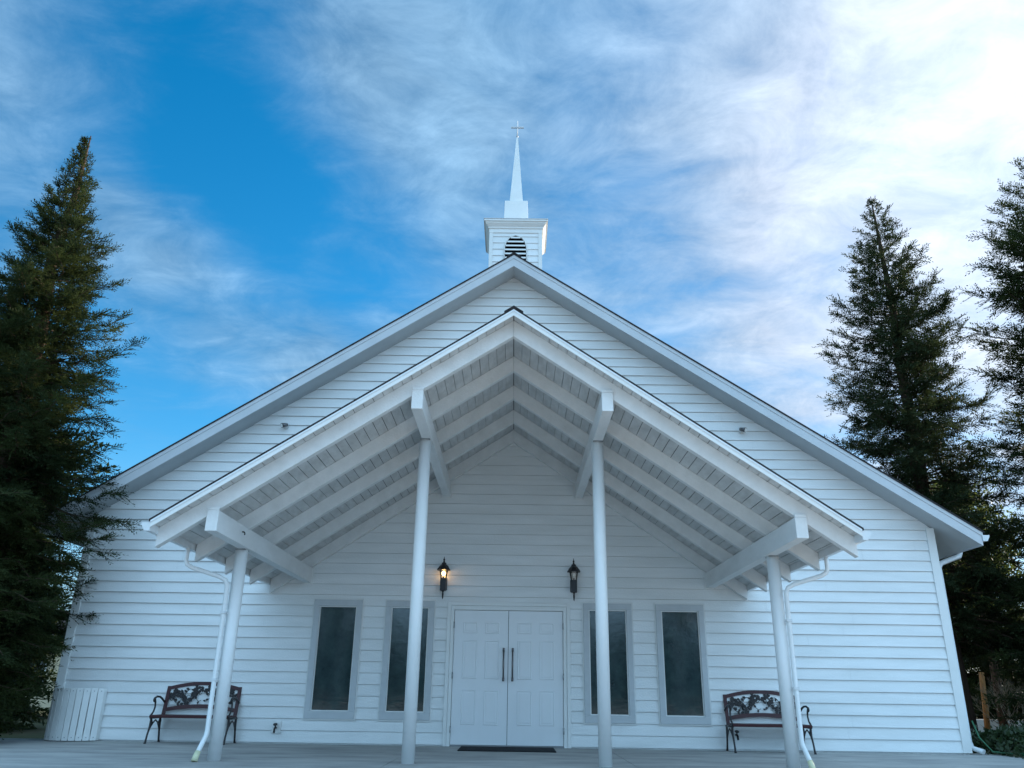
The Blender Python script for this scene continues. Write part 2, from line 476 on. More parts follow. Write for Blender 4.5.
# main roof
OH = 0.5; XE = 7.98; TOPA = 8.72
rf = MB()
def gable(m, x_out, z_apex_top, thick, sl, y0, y1, xc=0.0):
    zt_ = z_apex_top
    P = [(xc - x_out, zt_ - sl * x_out), (xc - x_out, zt_ - sl * x_out - thick), (xc, zt_ - thick), (xc + x_out, zt_ - sl * x_out - thick), (xc + x_out, zt_ - sl * x_out), (xc, zt_)]
    # two slabs so that every polygon stays convex
    m.prism([P[0], P[1], P[2], P[5]], y0, y1); m.prism([P[5], P[2], P[3], P[4]], y0, y1)
    return m
gable(rf, XE + 0.05, TOPA + 0.030, 0.028, SL, -OH - 0.025, D_BACK + 0.5)
n = 34
roof = rf.build('roof', M['shingle'], church)
m = MB(); gable(m, 0.14, TOPA + 0.052, 0.021, SL, -OH - 0.035, D_BACK + 0.5); m.build('ridge_cap', M['shingle'], roof)
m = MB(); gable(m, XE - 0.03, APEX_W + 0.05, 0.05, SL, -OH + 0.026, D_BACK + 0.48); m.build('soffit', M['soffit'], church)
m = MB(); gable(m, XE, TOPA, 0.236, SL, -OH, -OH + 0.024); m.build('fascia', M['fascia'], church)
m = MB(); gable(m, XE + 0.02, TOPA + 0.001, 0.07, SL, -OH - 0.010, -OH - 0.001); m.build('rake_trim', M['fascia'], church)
for s in (-1, 1):
    ze = TOPA - SL * XE
    m = MB(); m.box(s * (XE - 0.028), s * (XE - 0.002), -OH + 0.03, D_BACK + 0.4, ze - 0.236, ze - 0.01); m.build('eave_board', M['fascia'], church)
    # K-style gutter, open on top
    gp = [(XE + 0.002, ze - 0.06), (XE + 0.002, ze - 0.16), (XE + 0.075, ze - 0.16), (XE + 0.12, ze - 0.08), (XE + 0.12, ze - 0.055), (XE + 0.108, ze - 0.055), (XE + 0.068, ze - 0.148), (XE + 0.012, ze - 0.148), (XE + 0.012, ze - 0.06)]
    m = MB(); m.prism([(s * x, z) for x, z in gp], -OH - 0.02, D_BACK + 0.4); m.prism([(s * (XE + 0.012), ze - 0.148), (s * (XE + 0.068), ze - 0.148), (s * (XE + 0.108), ze - 0.06), (s * (XE + 0.012), ze - 0.06)], -OH - 0.019, -OH - 0.012)
    m.build('gutter', M['metal_white'], church)
    # downspout hugging the front corner
    if s < 0: continue
    pts = [(s * (XE + 0.045), 0.35, ze - 0.16), (s * (XE + 0.045), 0.35, ze - 0.22), (s * (XE + 0.01), 0.33, ze - 0.28), (s * (W + 0.14), 0.14, ze - 0.44), (s * (W + 0.075), 0.10, ze - 0.52), (s * (W + 0.072), 0.09, ze - 0.7), (s * (W + 0.072), 0.09, 0.18), (s * (W + 0.085), 0.05, 0.09), (s * (W + 0.17), -0.12, 0.045)]
    m = MB(); m.tube(pts, 0.042, 8, flat=(0.85, 1.1)); m.build('downspout', M['metal_white'], church)

# windows
for i, (a, b) in enumerate(WX):
    z0, z1 = WZ
    m = MB(); fw = 0.092; fb = 0.115
    m.box(a, b, -0.058, 0.02, z1 - fw - 0.012, z1); m.box(a, b, -0.058, 0.02, z0, z0 + fb); m.box(a, a + fw, -0.058, 0.02, z0 + fb, z1 - fw - 0.012); m.box(b - fw, b, -0.058, 0.02, z0 + fb, z1 - fw - 0.012)
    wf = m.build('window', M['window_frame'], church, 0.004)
    m = MB(); t = 0.02
    m.box(a - t, b + t, -0.04, 0.0, z1 + 0.001, z1 + t); m.box(a - t, b + t, -0.04, 0.0, z0 - t, z0 - 0.001); m.box(a - t, a - 0.001, -0.04, 0.0, z0 - 0.001, z1 + 0.001); m.box(b + 0.001, b + t, -0.04, 0.0, z0 - 0.001, z1 + 0.001)
    m.build('casing', M['trim'], wf)
    a2, b2, z2, z3 = a + fw, b - fw, z0 + fb, z1 - fw - 0.012; t = 0.017
    m = MB(); m.box(a2 + .001, b2 - .001, -0.036, 0.02, z3 - t, z3 - .001); m.box(a2 + .001, b2 - .001, -0.036, 0.02, z2 + .001, z2 + t); m.box(a2 + .001, a2 + t, -0.036, 0.02, z2 + t, z3 - t); m.box(b2 - t, b2 - .001, -0.036, 0.02, z2 + t, z3 - t)
    m.build('sash', M['trim'], wf)
    m = MB(); m.box(a2 + 0.012, b2 - 0.012, -0.006, 0.004, z2 + 0.012, z3 - 0.012)
    m.build('pane', M['glass'], wf)

# double door
m = MB(); jw = 0.06
m.box(-0.975, -0.918, -0.045, 0.06, 0.0, 2.185); m.box(0.918, 0.975, -0.045, 0.06, 0.0, 2.185); m.box(-0.9175, 0.9175, -0.045, 0.06, 2.118, 2.185)
df = m.build('door_frame', M['trim'], church, 0.004)
m = MB(); m.box(-1.035, -0.977, -0.056, -0.002, 0.0, 2.245); m.box(0.977, 1.035, -0.056, -0.002, 0.0, 2.245); m.box(-0.9765, 0.9765, -0.056, -0.002, 2.187, 2.245)
m.build('casing', M['trim'], df, 0.004)
m = MB(); m.box(-0.916, 0.916, -0.03, 0.16, 0.002, 0.02); m.build('threshold', M['steel'], df)
for s in (-1, 1):
    m = MB(); x0, x1 = (0.004, 0.912) if s > 0 else (-0.912, -0.004)
    m.box(x0, x1, -0.012, 0.032, 0.026, 2.112)
    lw = 0.908
    for c0, c1 in ((0.165, 0.43), (0.575, 0.84)):
        for q0, q1 in ((1.74, 1.92), (1.02, 1.63), (0.32, 0.85)):
            ax, bx = x0 + c0 * lw, x0 + c1 * lw
            # moulded ring and raised field
            o_ = [(ax, q0), (bx, q0), (bx, q1), (ax, q1)]
            ins = lambda d: [(ax + d, q0 + d), (bx - d, q0 + d), (bx - d, q1 - d), (ax + d, q1 - d)]
            rings = [(ins(0), -0.012), (ins(0.010), -0.021), (ins(0.022), -0.0135), (ins(0.05), -0.019)]
            vs = [(x, y, z) for r, y in rings for x, z in r]
            fs = [(i * 4 + k, i * 4 + (k + 1) % 4, i * 4 + 4 + (k + 1) % 4, i * 4 + 4 + k) for i in range(3) for k in range(4)] + [(12, 13, 14, 15)]
            m.add(vs, fs)
    d = m.build('door', M['door'], church)
    hx = s * 0.075
    m = MB(); m.tube([(hx, -0.075, 1.01), (hx, -0.075, 1.49)], 0.0135, 10)
    for q in (1.05, 1.45): m.tube([(hx, -0.075, q), (hx, -0.0125, q)], 0.012, 8)
    m.tube([(hx, -0.075, 0.99), (hx, -0.075, 1.045)], 0.018, 10); m.tube([(hx, -0.075, 1.455), (hx, -0.075, 1.51)], 0.018, 10)
    m.build('handle', M['bronze'], d)
    for q in (0.25, 1.07, 1.87):
        m = MB(); m.tube([(s * 0.915, -0.05, q - 0.05), (s * 0.915, -0.05, q + 0.05)], 0.009, 8); m.build('hinge', M['steel'], d)

# ------------------------------------------------------------------ entrance porch of the church
XC = 0.04; PS = 0.68; PSL, PSR = 0.664, 0.682; ZB = 5.075; ZR = 5.295      # rafter underside / top at the ridge
YF = -4.75
ps = lambda x: PSR if x > XC else PSL
zrb = lambda x: ZB - ps(x) * abs(x - XC)
zrt = lambda x: ZR - ps(x) * abs(x - XC)
TAIL = {-1: 4.09, 1: 3.97}
RTAIL = {-1: 4.13, 1: 4.02}
# plank deck as boards running front to back
deck = MB(); rnd = random.Random(5)
for s in (-1, 1):
    PS = PSR if s > 0 else PSL; u = 0.004; L_ = (TAIL[s] + 0.02) * math.hypot(1, PS); ca = 1 / math.hypot(1, PS); sa = PS * ca
    while u < L_:
        w = min(0.137, L_ - u); g_ = 0.007; h = rnd.uniform(-0.002, 0.002)
        ys = sorted([-4.965] + [rnd.uniform(-4.2, -0.6)] + [-0.03])
        for ya, yb in zip(ys[:-1], ys[1:]):
            pts = []
            for uu, nn in ((u, h + 0.001), (u + w - g_, h + 0.001), (u + w - g_, 0.03), (u, 0.03)):
                pts.append((XC + s * (uu * ca + nn * sa), ZR - uu * sa + nn * ca))
            deck.prism(pts, ya + 0.001, yb - 0.001)
        u += w
deck.build('roof_deck', M['deck'], church)
def porch_gable(m, extra, z_top, thick, y0, y1, fixed=None):
    for sd in (-1, 1):
        sl_ = PSR if sd > 0 else PSL; e = fixed or TAIL[sd] + extra; x = XC + sd * e
        pol = [(XC, z_top), (XC, z_top - thick), (x, z_top - thick - sl_ * e), (x, z_top - sl_ * e)]
        m.prism(pol if sd > 0 else pol[::-1], y0, y1)
    return m
m = MB(); porch_gable(m, 0.05, ZR + 0.068, 0.026, -4.995, -0.03); proof = m.build('porch_roof', M['shingle'], church)
m = MB(); porch_gable(m, 0, ZR + 0.090, 0.021, -5.003, -0.03, 0.12); m.build('ridge_cap', M['shingle'], proof)
m = MB(); porch_gable(m, 0.03, ZR + 0.041, 0.080, -4.985, -4.967); m.build('rake_trim', M['trim'], proof)
m = MB(); porch_gable(m, 0.032, ZR + 0.0415, 0.026, -4.994, -4.986); m.build('drip_edge', M['metal_white'], proof)
# rafters: five pairs, plumb-cut tails
for k, yc in enumerate((-4.70, -3.52, -2.36, -1.20, -0.075)):
    hw = 0.05 if k else 0.05
    for s in (-1, 1):
        a, b = XC + s * 0.001, XC + s * (RTAIL[s] if k == 0 else RTAIL[s] - 0.02)
        m = MB(); m.prism([(a, zrb(a)), (b, zrb(b)), (b, zrt(b)), (a, zrt(a))], yc - hw, yc + hw)
        m.build('rafter', M['timber'], church, 0.005)
# beams carried from wall to front, bearing on the columns
BEAMS = [(-3.46, 2.525), (-1.14, 4.065), (1.215, 4.065), (3.435, 2.535)]
for x, zb in BEAMS:
    top = zb + 0.275
    s = 1 if x > 0 else -1
    m = MB(); m.box(x - 0.07, x + 0.07, YF - 0.03, -0.028, zb, top - 0.03)
    m.box(x - 0.07, x + 0.07, YF - 0.03, YF - 0.001, top - 0.029, top + 0.01)
    bo = m.build('beam', M['timber'], church, 0.006)
    m = MB(); m.box(x - 0.09, x + 0.09, -0.036, -0.027, zb - 0.02, top - 0.02); m.build('bearing_plate', M['trim'], bo)
COLS = [(-3.505, -3.46, 2.524), (-1.165, -3.46, 4.064), (1.215, -3.46, 4.064), (3.475, -3.46, 2.534)]
for x, y, zt_ in COLS:
    m = MB(); m.lathe([(0.081, 0.0), (0.081, zt_)], x, y, 40); c = m.build('column', M['column'], church)
    m = MB(); m.box(x - 0.068, x + 0.068, y - 0.09, y + 0.09, zt_ - 0.012, zt_ - 0.001); m.build('cap_plate', M['steel'], c)
m = MB(); m.tube([(-3.352, -4.0, 2.66), (-3.33, -4.0, 2.66), (-3.315, -4.0, 2.645), (-3.315, -4.0, 2.62)], 0.008, 6); m.build('hook', M['black'], church)
for s in (-1, 1):
    xe = XC + s * (TAIL[s] + 0.032); ze = zrt(xe) + 0.025
    gp = [(0.0, 0.0), (0.0, -0.10), (0.06, -0.10), (0.105, -0.03), (0.105, 0.0), (0.093, 0.0), (0.054, -0.088), (0.012, -0.088), (0.012, 0.0)]
    m = MB(); m.prism([(xe + s * x, ze + z) for x, z in gp], -4.975, -0.03); m.prism([(xe + s * .012, ze - .088), (xe + s * .054, ze - .088), (xe + s * .093, ze - .002), (xe + s * .012, ze - .002)], -4.974, -4.966)
    m.build('gutter', M['metal_white'], church)
    cx = COLS[0][0] if s < 0 else COLS[3][0]; cx = cx + s * 0.092
    x1 = xe + s * 0.035
    pts = [(x1, -3.72, ze - 0.09), (x1, -3.72, ze - 0.24), (x1 - s * 0.02, -3.715, ze - 0.295), (x1 - s * 0.08, -3.70, ze - 0.33), (cx + s * 0.10, -3.60, ze - 0.43), (cx + s * 0.03, -3.575, ze - 0.47), (cx, -3.565, ze - 0.54), (cx, -3.565, 0.33), (cx + s * 0.006, -3.575, 0.27), (cx + s * 0.034, -3.65, 0.14), (cx + s * 0.042, -3.68, 0.09)]
    m = MB(); m.tube(pts, 0.030, 10, flat=(1, 0.95)); dsp = m.build('downspout', M['column'], church)
    for q in (0.9, 1.7):
        m = MB(); m.box(cx - 0.033, cx + 0.033, -3.60, -3.50, q, q + 0.03); m.build('strap', M['metal_white'], dsp)
    m = MB(); m.tube([(cx + s * 0.038, -3.67, 0.11), (cx + s * 0.046, -3.70, 0.06), (cx + s * 0.052, -3.72, 0.006)], [0.033, 0.036, 0.040], 10); m.build('outlet', M['yellow'], dsp)

# ------------------------------------------------------------------ steeple
SX, SY = 0.02, 1.5
m = MB(); hw = 0.545; z = 7.2
base = MB()
zz = 8.0
while zz < 10.2:
    z1 = min(zz + 0.155, 10.24)
    for (nx, ny) in ((0, -1), (1, 0), (0, 1), (-1, 0)):
        tx, ty = -ny, nx
        o1, o2 = hw + 0.018, hw + 0.002
        A = [(SX + nx * o1 - tx * hw, SY + ny * o1 - ty * hw, zz), (SX + nx * o1 + tx * hw, SY + ny * o1 + ty * hw, zz), (SX + nx * o2 + tx * hw, SY + ny * o2 + ty * hw, z1), (SX + nx * o2 - tx * hw, SY + ny * o2 - ty * hw, z1),
             (SX + nx * o2 - tx * hw, SY + ny * o2 - ty * hw, zz), (SX + nx * o2 + tx * hw, SY + ny * o2 + ty * hw, zz)]
        base.add(A, [(0, 1, 2, 3), (4, 5, 1, 0)])
    zz += 0.155
base.box(SX - hw, SX + hw, SY - hw, SY + hw, 7.0, 10.25)
st = base.build('steeple', M['siding'], church)
m = MB()
for sx in (-1, 1):
    for sy in (-1, 1):
        x, y = SX + sx * hw, SY + sy * hw
        m.box(x - sx * 0.055, x + sx * 0.024, y + sy * 0.019, y + sy * 0.026, 7.6, 10.2); m.box(x + sx * 0.019, x + sx * 0.0245, y - sy * 0.055, y + sy * 0.018, 7.6, 10.2)
m.build('corner_board', M['trim'], st)
# cornice: crown moulding flaring outward
def sq(m, prof):
    vs = [];
    for h, z in prof:
        vs += [(SX - h, SY - h, z), (SX + h, SY - h, z), (SX + h, SY + h, z), (SX - h, SY + h, z)]
    n = len(prof)
    fs = [(i * 4 + k, i * 4 + (k + 1) % 4, i * 4 + 4 + (k + 1) % 4, i * 4 + 4 + k) for i in range(n - 1) for k in range(4)] + [(3, 2, 1, 0), tuple((n - 1) * 4 + k for k in range(4))]
    return m.add(vs, fs)
m = MB(); sq(m, [(hw + 0.03, 10.10), (hw + 0.03, 10.19), (hw + 0.05, 10.20), (hw + 0.055, 10.23), (hw + 0.11, 10.30), (hw + 0.115, 10.325), (hw + 0.14, 10.335), (hw + 0.14, 10.375), (0.4, 10.43)])
m.build('cornice', M['trim'], st, 0.003)
m = MB(); sq(m, [(hw + 0.15, 10.376), (hw + 0.15, 10.392), (0.3, 10.46)]); m.build('cap_flashing', M['fascia'], st)
m = MB(); sq(m, [(0.275, 10.41), (0.255, 11.12), (0.25, 11.13)]); m.build('spire_base', M['trim'], st, 0.004)
m = MB(); sq(m, [(0.152, 11.131), (0.02, 13.0), (0.012, 13.05)]); sp = m.build('spire', M['trim'], st)
m = MB(); m.tube([(SX, SY, 13.0), (SX, SY, 13.52)], 0.014, 8); m.box(SX - 0.15, SX + 0.15, SY - 0.016, SY + 0.016, 13.32, 13.352); m.lathe([(0.001, 13.04), (0.032, 13.07), (0.001, 13.10)], SX, SY, 12)
m.build('cross', M['fascia'], st)
# pointed louvre vent
ax, zb, zs, zp = 0.232, 9.05, 9.70, 10.04
arch = lambda z: ax if z <= zs else ax * math.sqrt(max(0.0, 1 - ((z - zs) / (zp - zs)) ** 1.75))
prof = [(-ax, zb)] + [(-arch(q), q) for q in np.linspace(zs, zp, 9)][:-1] + [(0, zp)] + [(arch(q), q) for q in np.linspace(zp, zs, 9)][1:] + [(ax, zb)]
yv = SY - hw - 0.02
m = MB(); m.prism([(SX + x, z) for x, z in prof][::-1], yv - 0.004, yv + 0.02); v = m.build('louvre_vent', M['dark'], st)
m = MB(); q = zb + 0.02
while q < zp - 0.06:
    hw_ = max(0.02, arch(q + 0.04) - 0.008)
    m.add([(SX - hw_, yv - 0.034, q), (SX + hw_, yv - 0.034, q), (SX + hw_, yv - 0.006, q + 0.05), (SX - hw_, yv - 0.006, q + 0.05), (SX - hw_, yv - 0.026, q - 0.004), (SX + hw_, yv - 0.026, q - 0.004)], [(0, 1, 2, 3), (4, 5, 1, 0), (4, 5, 2, 3)])
    q += 0.098
m.build('louvre_slats', M['trim'], v)
m = MB(); ring = [Vector((SX + x * 1.04, yv - 0.012, z)) for x, z in prof]; m.tube(ring, 0.014, 6); m.build('vent_frame', M['trim'], v)

# ------------------------------------------------------------------ wall lanterns


def lantern(x, lit, label):
    t = thing('wall_lantern', label, 'lantern', (x, -0.03, 2.275), 0, 'coach lanterns beside the church door')
    m = MB(); yy = -0.13
    m.box(-0.055, 0.055, -0.02, 0.0, 0.16, 0.36)                     # back plate
    m.box(-0.05, 0.05, yy - 0.05, yy + 0.05, 0.14, 0.345)            # lower body
    m.box(-0.02, 0.02, yy + 0.05, -0.02, 0.22, 0.26)                 # arm
    m.lathe([(0.004, 0.0), (0.012, 0.03), (0.016, 0.08), (0.012, 0.12), (0.03, 0.14)], 0, yy, 10)
    body = m.build('body', M['black'], t, 0.003)
    m = MB(); R4 = PI / 4
    m.lathe([(0.118, 0.478), (0.12, 0.486), (0.085, 0.54), (0.05, 0.575), (0.04, 0.58), (0.042, 0.6), (0.018, 0.615), (0.012, 0.64), (0.018, 0.66), (0.008, 0.68), (0.003, 0.71)], 0, yy, 8, False, PI / 8)
    m.build('roof', M['black'], t)
    m = MB(); m.lathe([(0.058, 0.346), (0.082, 0.476)], 0, yy, 8, False, PI / 8); m.build('glass', M['clear'], t)
    for k in range(4):
        a = PI / 4 + k * PI / 2; m = MB()
        m.tube([(0.060 * math.cos(a), yy + 0.060 * math.sin(a), 0.345), (0.085 * math.cos(a), yy + 0.085 * math.sin(a), 0.478)], 0.006, 5)
        m.build('cage_bar', M['black'], t)
    m = MB(); m.lathe([(0.012, 0.35), (0.012, 0.385)], 0, yy, 10); m.build('socket', M['black'], t)
    m = MB(); m.lathe([(0.012, 0.386), (0.03, 0.415), (0.032, 0.435), (0.02, 0.455), (0.006, 0.466)], 0, yy, 14); m.build('bulb', M['bulb_lit' if lit else 'bulb_off'], t)
    if lit:
        l = bpy.data.lights.new('lantern_light', 'POINT'); l.energy = 1.4; l.color = (1, 0.6, 0.25); l.shadow_soft_size = 0.03
        lo = bpy.data.objects.new('lantern_light', l); COL.objects.link(lo); lo.parent = t; lo.location = (0, yy - 0.0, 0.44)
    return t


lantern(-1.12, True, 'black coach lantern with its bulb glowing, on the wall left of the double door')
lantern(1.10, False, 'black coach lantern with its bulb off, on the wall right of the double door')

# small wall fittings
def sensor(x, z, s, label):
    t = thing('wall_spotlight', label, 'spotlight', (x, -0.03, z), 0, 'small spotlights high on the gable')
    m = MB(); m.tube([(0, 0.012, 0), (0, -0.02, 0)], 0.05, 20); m.build('base', M['trim'], t)
    m = MB(); m.tube([(0, -0.02, 0), (0, -0.05, 0)], 0.018, 10); m.tube([(s * 0.03, -0.045, 0.015), (-s * 0.035, -0.14, -0.03)], [0.03, 0.045], 16); h = m.build('head', M['bronze'], t)
    m = MB(); m.tube([(-s * 0.0352, -0.1405, -0.0302), (-s * 0.0362, -0.143, -0.0312)], 0.034, 16); m.build('lens', M['bulb_off'], h)
sensor(-4.155, 5.34, 1, 'small white spotlight on the siding left of the porch roof')
sensor(4.22, 5.37, -1, 'small white spotlight on the siding right of the porch roof')


def bib(x, z, box, label):
    t = thing('hose_bib', label, 'tap', (x, -0.028, z), 0, 'hose taps low on the front wall')
    if box:
        m = MB(); m.box(-0.065, 0.075, -0.012, 0.015, -0.085, 0.10); m.build('mounting_block', M['trim'], t, 0.003)
    m = MB(); m.tube([(0, 0.01, 0), (0, -0.07, 0), (0, -0.10, -0.02), (0, -0.115, -0.07)], 0.017, 10); m.tube([(0, -0.06, 0), (0, -0.075, 0.05)], 0.010, 8); m.build('spout', M['black'], t)
    m = MB(); m.tube([(0, -0.073, 0.046), (0, -0.079, 0.060)], 0.034, 10); m.build('handle', M['black'], t)
bib(-3.725, 0.235, True, 'dark hose tap on a white block, between the left bench and the window')
bib(3.684, 0.235, False, 'dark hose tap on the bare siding behind the right bench')

m = MB(); m.prism_z([(-0.72, -1.12), (0.74, -1.12), (0.74, -0.14), (-0.72, -0.14)], 0.001, 0.014)
mt = m.build('doormat', M['rubber']); tag(mt, 'black rubber doormat lying in front of the white double door', 'doormat')

# ------------------------------------------------------------------ benches


def make_bench():
    t = thing('garden_bench', 'dark bench', 'bench', group='cast iron benches against the church front')
    Wd = 1.22
    lean = lambda z: -0.10 + (z - 0.38) * 0.22          # back plane leans backwards (y grows towards the wall)
    for s in (-1, 1):
        x = s * Wd / 2
        m = MB(); fl = (0.8, 1.2)
        m.tube([(x, -0.56, 0.0), (x, -0.545, 0.03), (x, -0.52, 0.12), (x, -0.47, 0.24), (x, -0.455, 0.33), (x, -0.47, 0.385)], [0.02, 0.015, 0.014, 0.015, 0.018, 0.018], 8)
        m.build('front_leg', M['iron'], t)
        m = MB(); m.tube([(x, -0.03, 0.0), (x, -0.05, 0.04), (x, -0.09, 0.2), (x, -0.115, 0.385)], [0.02, 0.015, 0.015, 0.018], 8)
        m.build('rear_leg', M['iron'], t)
        m = MB(); m.tube([(x, -0.495, 0.17), (x, -0.43, 0.25), (x, -0.36, 0.30), (x, -0.29, 0.335), (x, -0.20, 0.30), (x, -0.13, 0.23), (x, -0.09, 0.18)], 0.011, 7)
        m.tube([(x, -0.40, 0.27), (x, -0.41, 0.32), (x, -0.44, 0.35)], 0.009, 6); m.tube([(x, -0.17, 0.27), (x, -0.15, 0.32), (x, -0.13, 0.35)], 0.009, 6)
        m.tube([(x, -0.50, 0.37), (x, -0.08, 0.37)], 0.016, 8)
        m.build('side_brace', M['iron'], t)
        m = MB()
        m.tube([(x, lean(0.62) - 0.01, 0.60), (x, -0.15, 0.645), (x, -0.25, 0.675), (x, -0.36, 0.68), (x, -0.455, 0.655), (x, -0.475, 0.625), (x, -0.455, 0.605), (x, -0.435, 0.62)], [0.016] * 5 + [0.013, 0.011, 0.009], 8)
        m.tube([(x, -0.44, 0.655), (x, -0.40, 0.60), (x, -0.385, 0.53), (x, -0.42, 0.46), (x, -0.49, 0.41), (x, -0.515, 0.385)], [0.014, 0.014, 0.013, 0.013, 0.015, 0.018], 8)
        m.build('armrest', M['iron'], t)
        m = MB(); sx = x - s * 0.03
        m.prism_x([(lean(0.36) - 0.012, 0.36), (lean(0.36) + 0.018, 0.36), (lean(0.84) + 0.018, 0.84), (lean(0.84) - 0.012, 0.84)], sx - 0.028, sx + 0.028)
        m.build('stile', M['redwood'], t, 0.004)
    m = MB()
    for k in range(5):
        y = -0.535 + k * 0.092
        m.box(-Wd / 2 + 0.0, Wd / 2 - 0.0, y, y + 0.075, 0.387, 0.412)
    m.box(-Wd / 2, Wd / 2, -0.545, -0.538, 0.372, 0.412)
    m.build('seat', M['redwood'], t, 0.004)
    n = 16; hw = Wd / 2 - 0.058

    def arch_rail(z_end, rise, h, y_th):
        vs = []; m = MB()
        for i in range(n + 1):
            x = -hw + 2 * hw * i / n; q = z_end + rise * (1 - (x / hw) ** 2)
            for zz_, dy in ((q, -y_th), (q, y_th), (q + h, y_th), (q + h, -y_th)): vs.append((x, lean(zz_) + dy, zz_))
        fs = [(i * 4 + k, i * 4 + (k + 1) % 4, i * 4 + 4 + (k + 1) % 4, i * 4 + 4 + k) for i in range(n) for k in range(4)] + [(3, 2, 1, 0), tuple(n * 4 + k for k in range(4))]
        return m.add(vs, fs)
    arch_rail(0.785, 0.075, 0.055, 0.013).build('top_rail', M['redwood'], t)
    arch_rail(0.455, 0.055, 0.06, 0.012).build('lower_rail', M['redwood'], t)
    # cast vine panel
    m = MB()
    zt_ = lambda x: 0.785 + 0.075 * (1 - (x / hw) ** 2); zb_ = lambda x: 0.515 + 0.055 * (1 - (x / hw) ** 2)
    P = lambda x, f: (x, lean(zb_(x) + f * (zt_(x) - zb_(x))), zb_(x) + f * (zt_(x) - zb_(x)))
    def leaf(x, f, ang, ln, wd):
        c = Vector(P(x, f)); dx, dz = math.cos(ang), math.sin(ang)
        out = [(0, 0), (0.3, 0.5), (0.62, 0.42), (1, 0), (0.62, -0.42), (0.3, -0.5)]
        vs = [(c.x + dx * a * ln - dz * b * wd, c.y + dyy, c.z + dz * a * ln + dx * b * wd) for dyy in (-0.006, 0.006) for a, b in out]
        m.add(vs, [tuple(range(6)), tuple(range(11, 5, -1))] + [(i, (i + 1) % 6, (i + 1) % 6 + 6, i + 6) for i in range(6)])
    rr = random.Random(11)
    for s in (-1, 1):
        main = [P(s * (0.02 + u * (hw - 0.04)), 0.5 + 0.33 * math.sin(u * 9.2 + 0.4)) for u in np.linspace(0, 1, 26)]
        m.tube(main, 0.006, 6)
        second = [P(s * (0.02 + u * (hw - 0.04)), 0.5 - 0.34 * math.sin(u * 9.2 + 1.0)) for u in np.linspace(0, 1, 26)]
        m.tube(second, 0.0045, 6)
        for u in np.linspace(0.06, 0.94, 9):
            x = s * (0.02 + u * (hw - 0.04)); f = 0.5 + 0.33 * math.sin(u * 9.2 + 0.4)
            cc = Vector(P(x, f)); d = 1 if f < 0.5 else -1
            sp = []
            for q in np.linspace(0, 1, 12):
                a = q * 4.6; r_ = 0.052 * (1 - 0.75 * q)
                sp.append((cc.x + s * r_ * math.sin(a), cc.y, cc.z + d * (0.045 - r_ * math.cos(a))))
            m.tube(sp, 0.0042, 5)
            for k in range(6):
                leaf(x + rr.uniform(-0.02, 0.02), min(0.9, max(0.1, f + rr.uniform(-0.15, 0.15))), rr.uniform(0, 2 * PI), rr.uniform(0.05, 0.075), rr.uniform(0.03, 0.045))
        for u in np.linspace(0.08, 0.95, 13):
            x = s * (0.02 + u * (hw - 0.04)); f = 0.5 - 0.34 * math.sin(u * 9.2 + 1.0)
            leaf(x, f, rr.uniform(0, 2 * PI), rr.uniform(0.045, 0.065), rr.uniform(0.028, 0.04))
    for ux in (-0.36, -0.13, 0.13, 0.36):
        c = Vector(P(ux, 0.52)); m.tube([(c.x, c.y - 0.012, c.z), (c.x, c.y + 0.008, c.z)], [0.030, 0.036], 9)
    m.build('vine_panel', M['iron'], t)
    return t


b1 = make_bench(); b1.location = (-4.97, -0.02, 0)
b1['label'] = 'dark red bench with cast vine back, left of the door near the white slatted screen'
b2 = copy_tree(b1); b2.location = (4.13, -0.02, 0)
b2['label'] = 'dark red bench with cast vine back, right of the door under the right windows'

# ------------------------------------------------------------------ bowed slatted screen at the left corner
t = thing('slatted_screen', 'white bowed screen of upright slats standing by the left corner of the chapel', 'screen', (-6.95, 0.20, 0))
Rr = 0.56; cy = -0.28 + 0.0
ang = np.linspace(-43, 43, 9)
for a in ang:
    th = math.radians(a); nx, ny = math.sin(th), -math.cos(th); tx, ty = math.cos(th), math.sin(th)
    c = (Rr * nx, 0.0 + Rr * ny + 0.0)
    hw = 0.0455; z0, z1 = 0.012, 0.79 + random.uniform(-0.004, 0.004)
    pol = [(c[0] - tx * hw, c[1] - ty * hw), (c[0] + tx * hw, c[1] + ty * hw), (c[0] + tx * hw + nx * -0.018, c[1] + ty * hw - ny * 0.018), (c[0] - tx * hw - nx * 0.018, c[1] - ty * hw - ny * 0.018)]
    m = MB(); m.prism_z(pol, z0, z1); sl_ = m.build('slat', M['trim'], t, 0.003)
    for q in (0.06, 0.745):
        m = MB(); e = Vector((c[0], c[1], q)); nn = Vector((nx, ny, 0)); m.tube([e + nn * 0.0005, e + nn * 0.004], 0.008, 8)
        m.build('nail', M['steel'], sl_)
for q in (0.03, 0.71):
    m = MB(); n = 24; vs = []
    for i in range(n + 1):
        th = math.radians(-46 + 92 * i / n)
        for r_, dz in ((Rr - 0.02, 0), (Rr - 0.055, 0), (Rr - 0.055, 0.07), (Rr - 0.02, 0.07)): vs.append((r_ * math.sin(th), -r_ * math.cos(th), q + dz))
    m.add(vs, [(i * 4 + k, i * 4 + (k + 1) % 4, i * 4 + 4 + (k + 1) % 4, i * 4 + 4 + k) for i in range(n) for k in range(4)] + [(3, 2, 1, 0), tuple(n * 4 + k for k in range(4))])
    m.build('rail', M['trim'], t)
for s in (-1, 1):
    m = MB(); th = math.radians(43); x = s * Rr * math.sin(th)
    m.box(x - 0.012 - s * 0.0, x + 0.012, -Rr * math.cos(th) + 0.03, -0.235, 0.012, 0.785)
    m.build('side_panel', M['trim'], t, 0.003)

# ------------------------------------------------------------------ trees


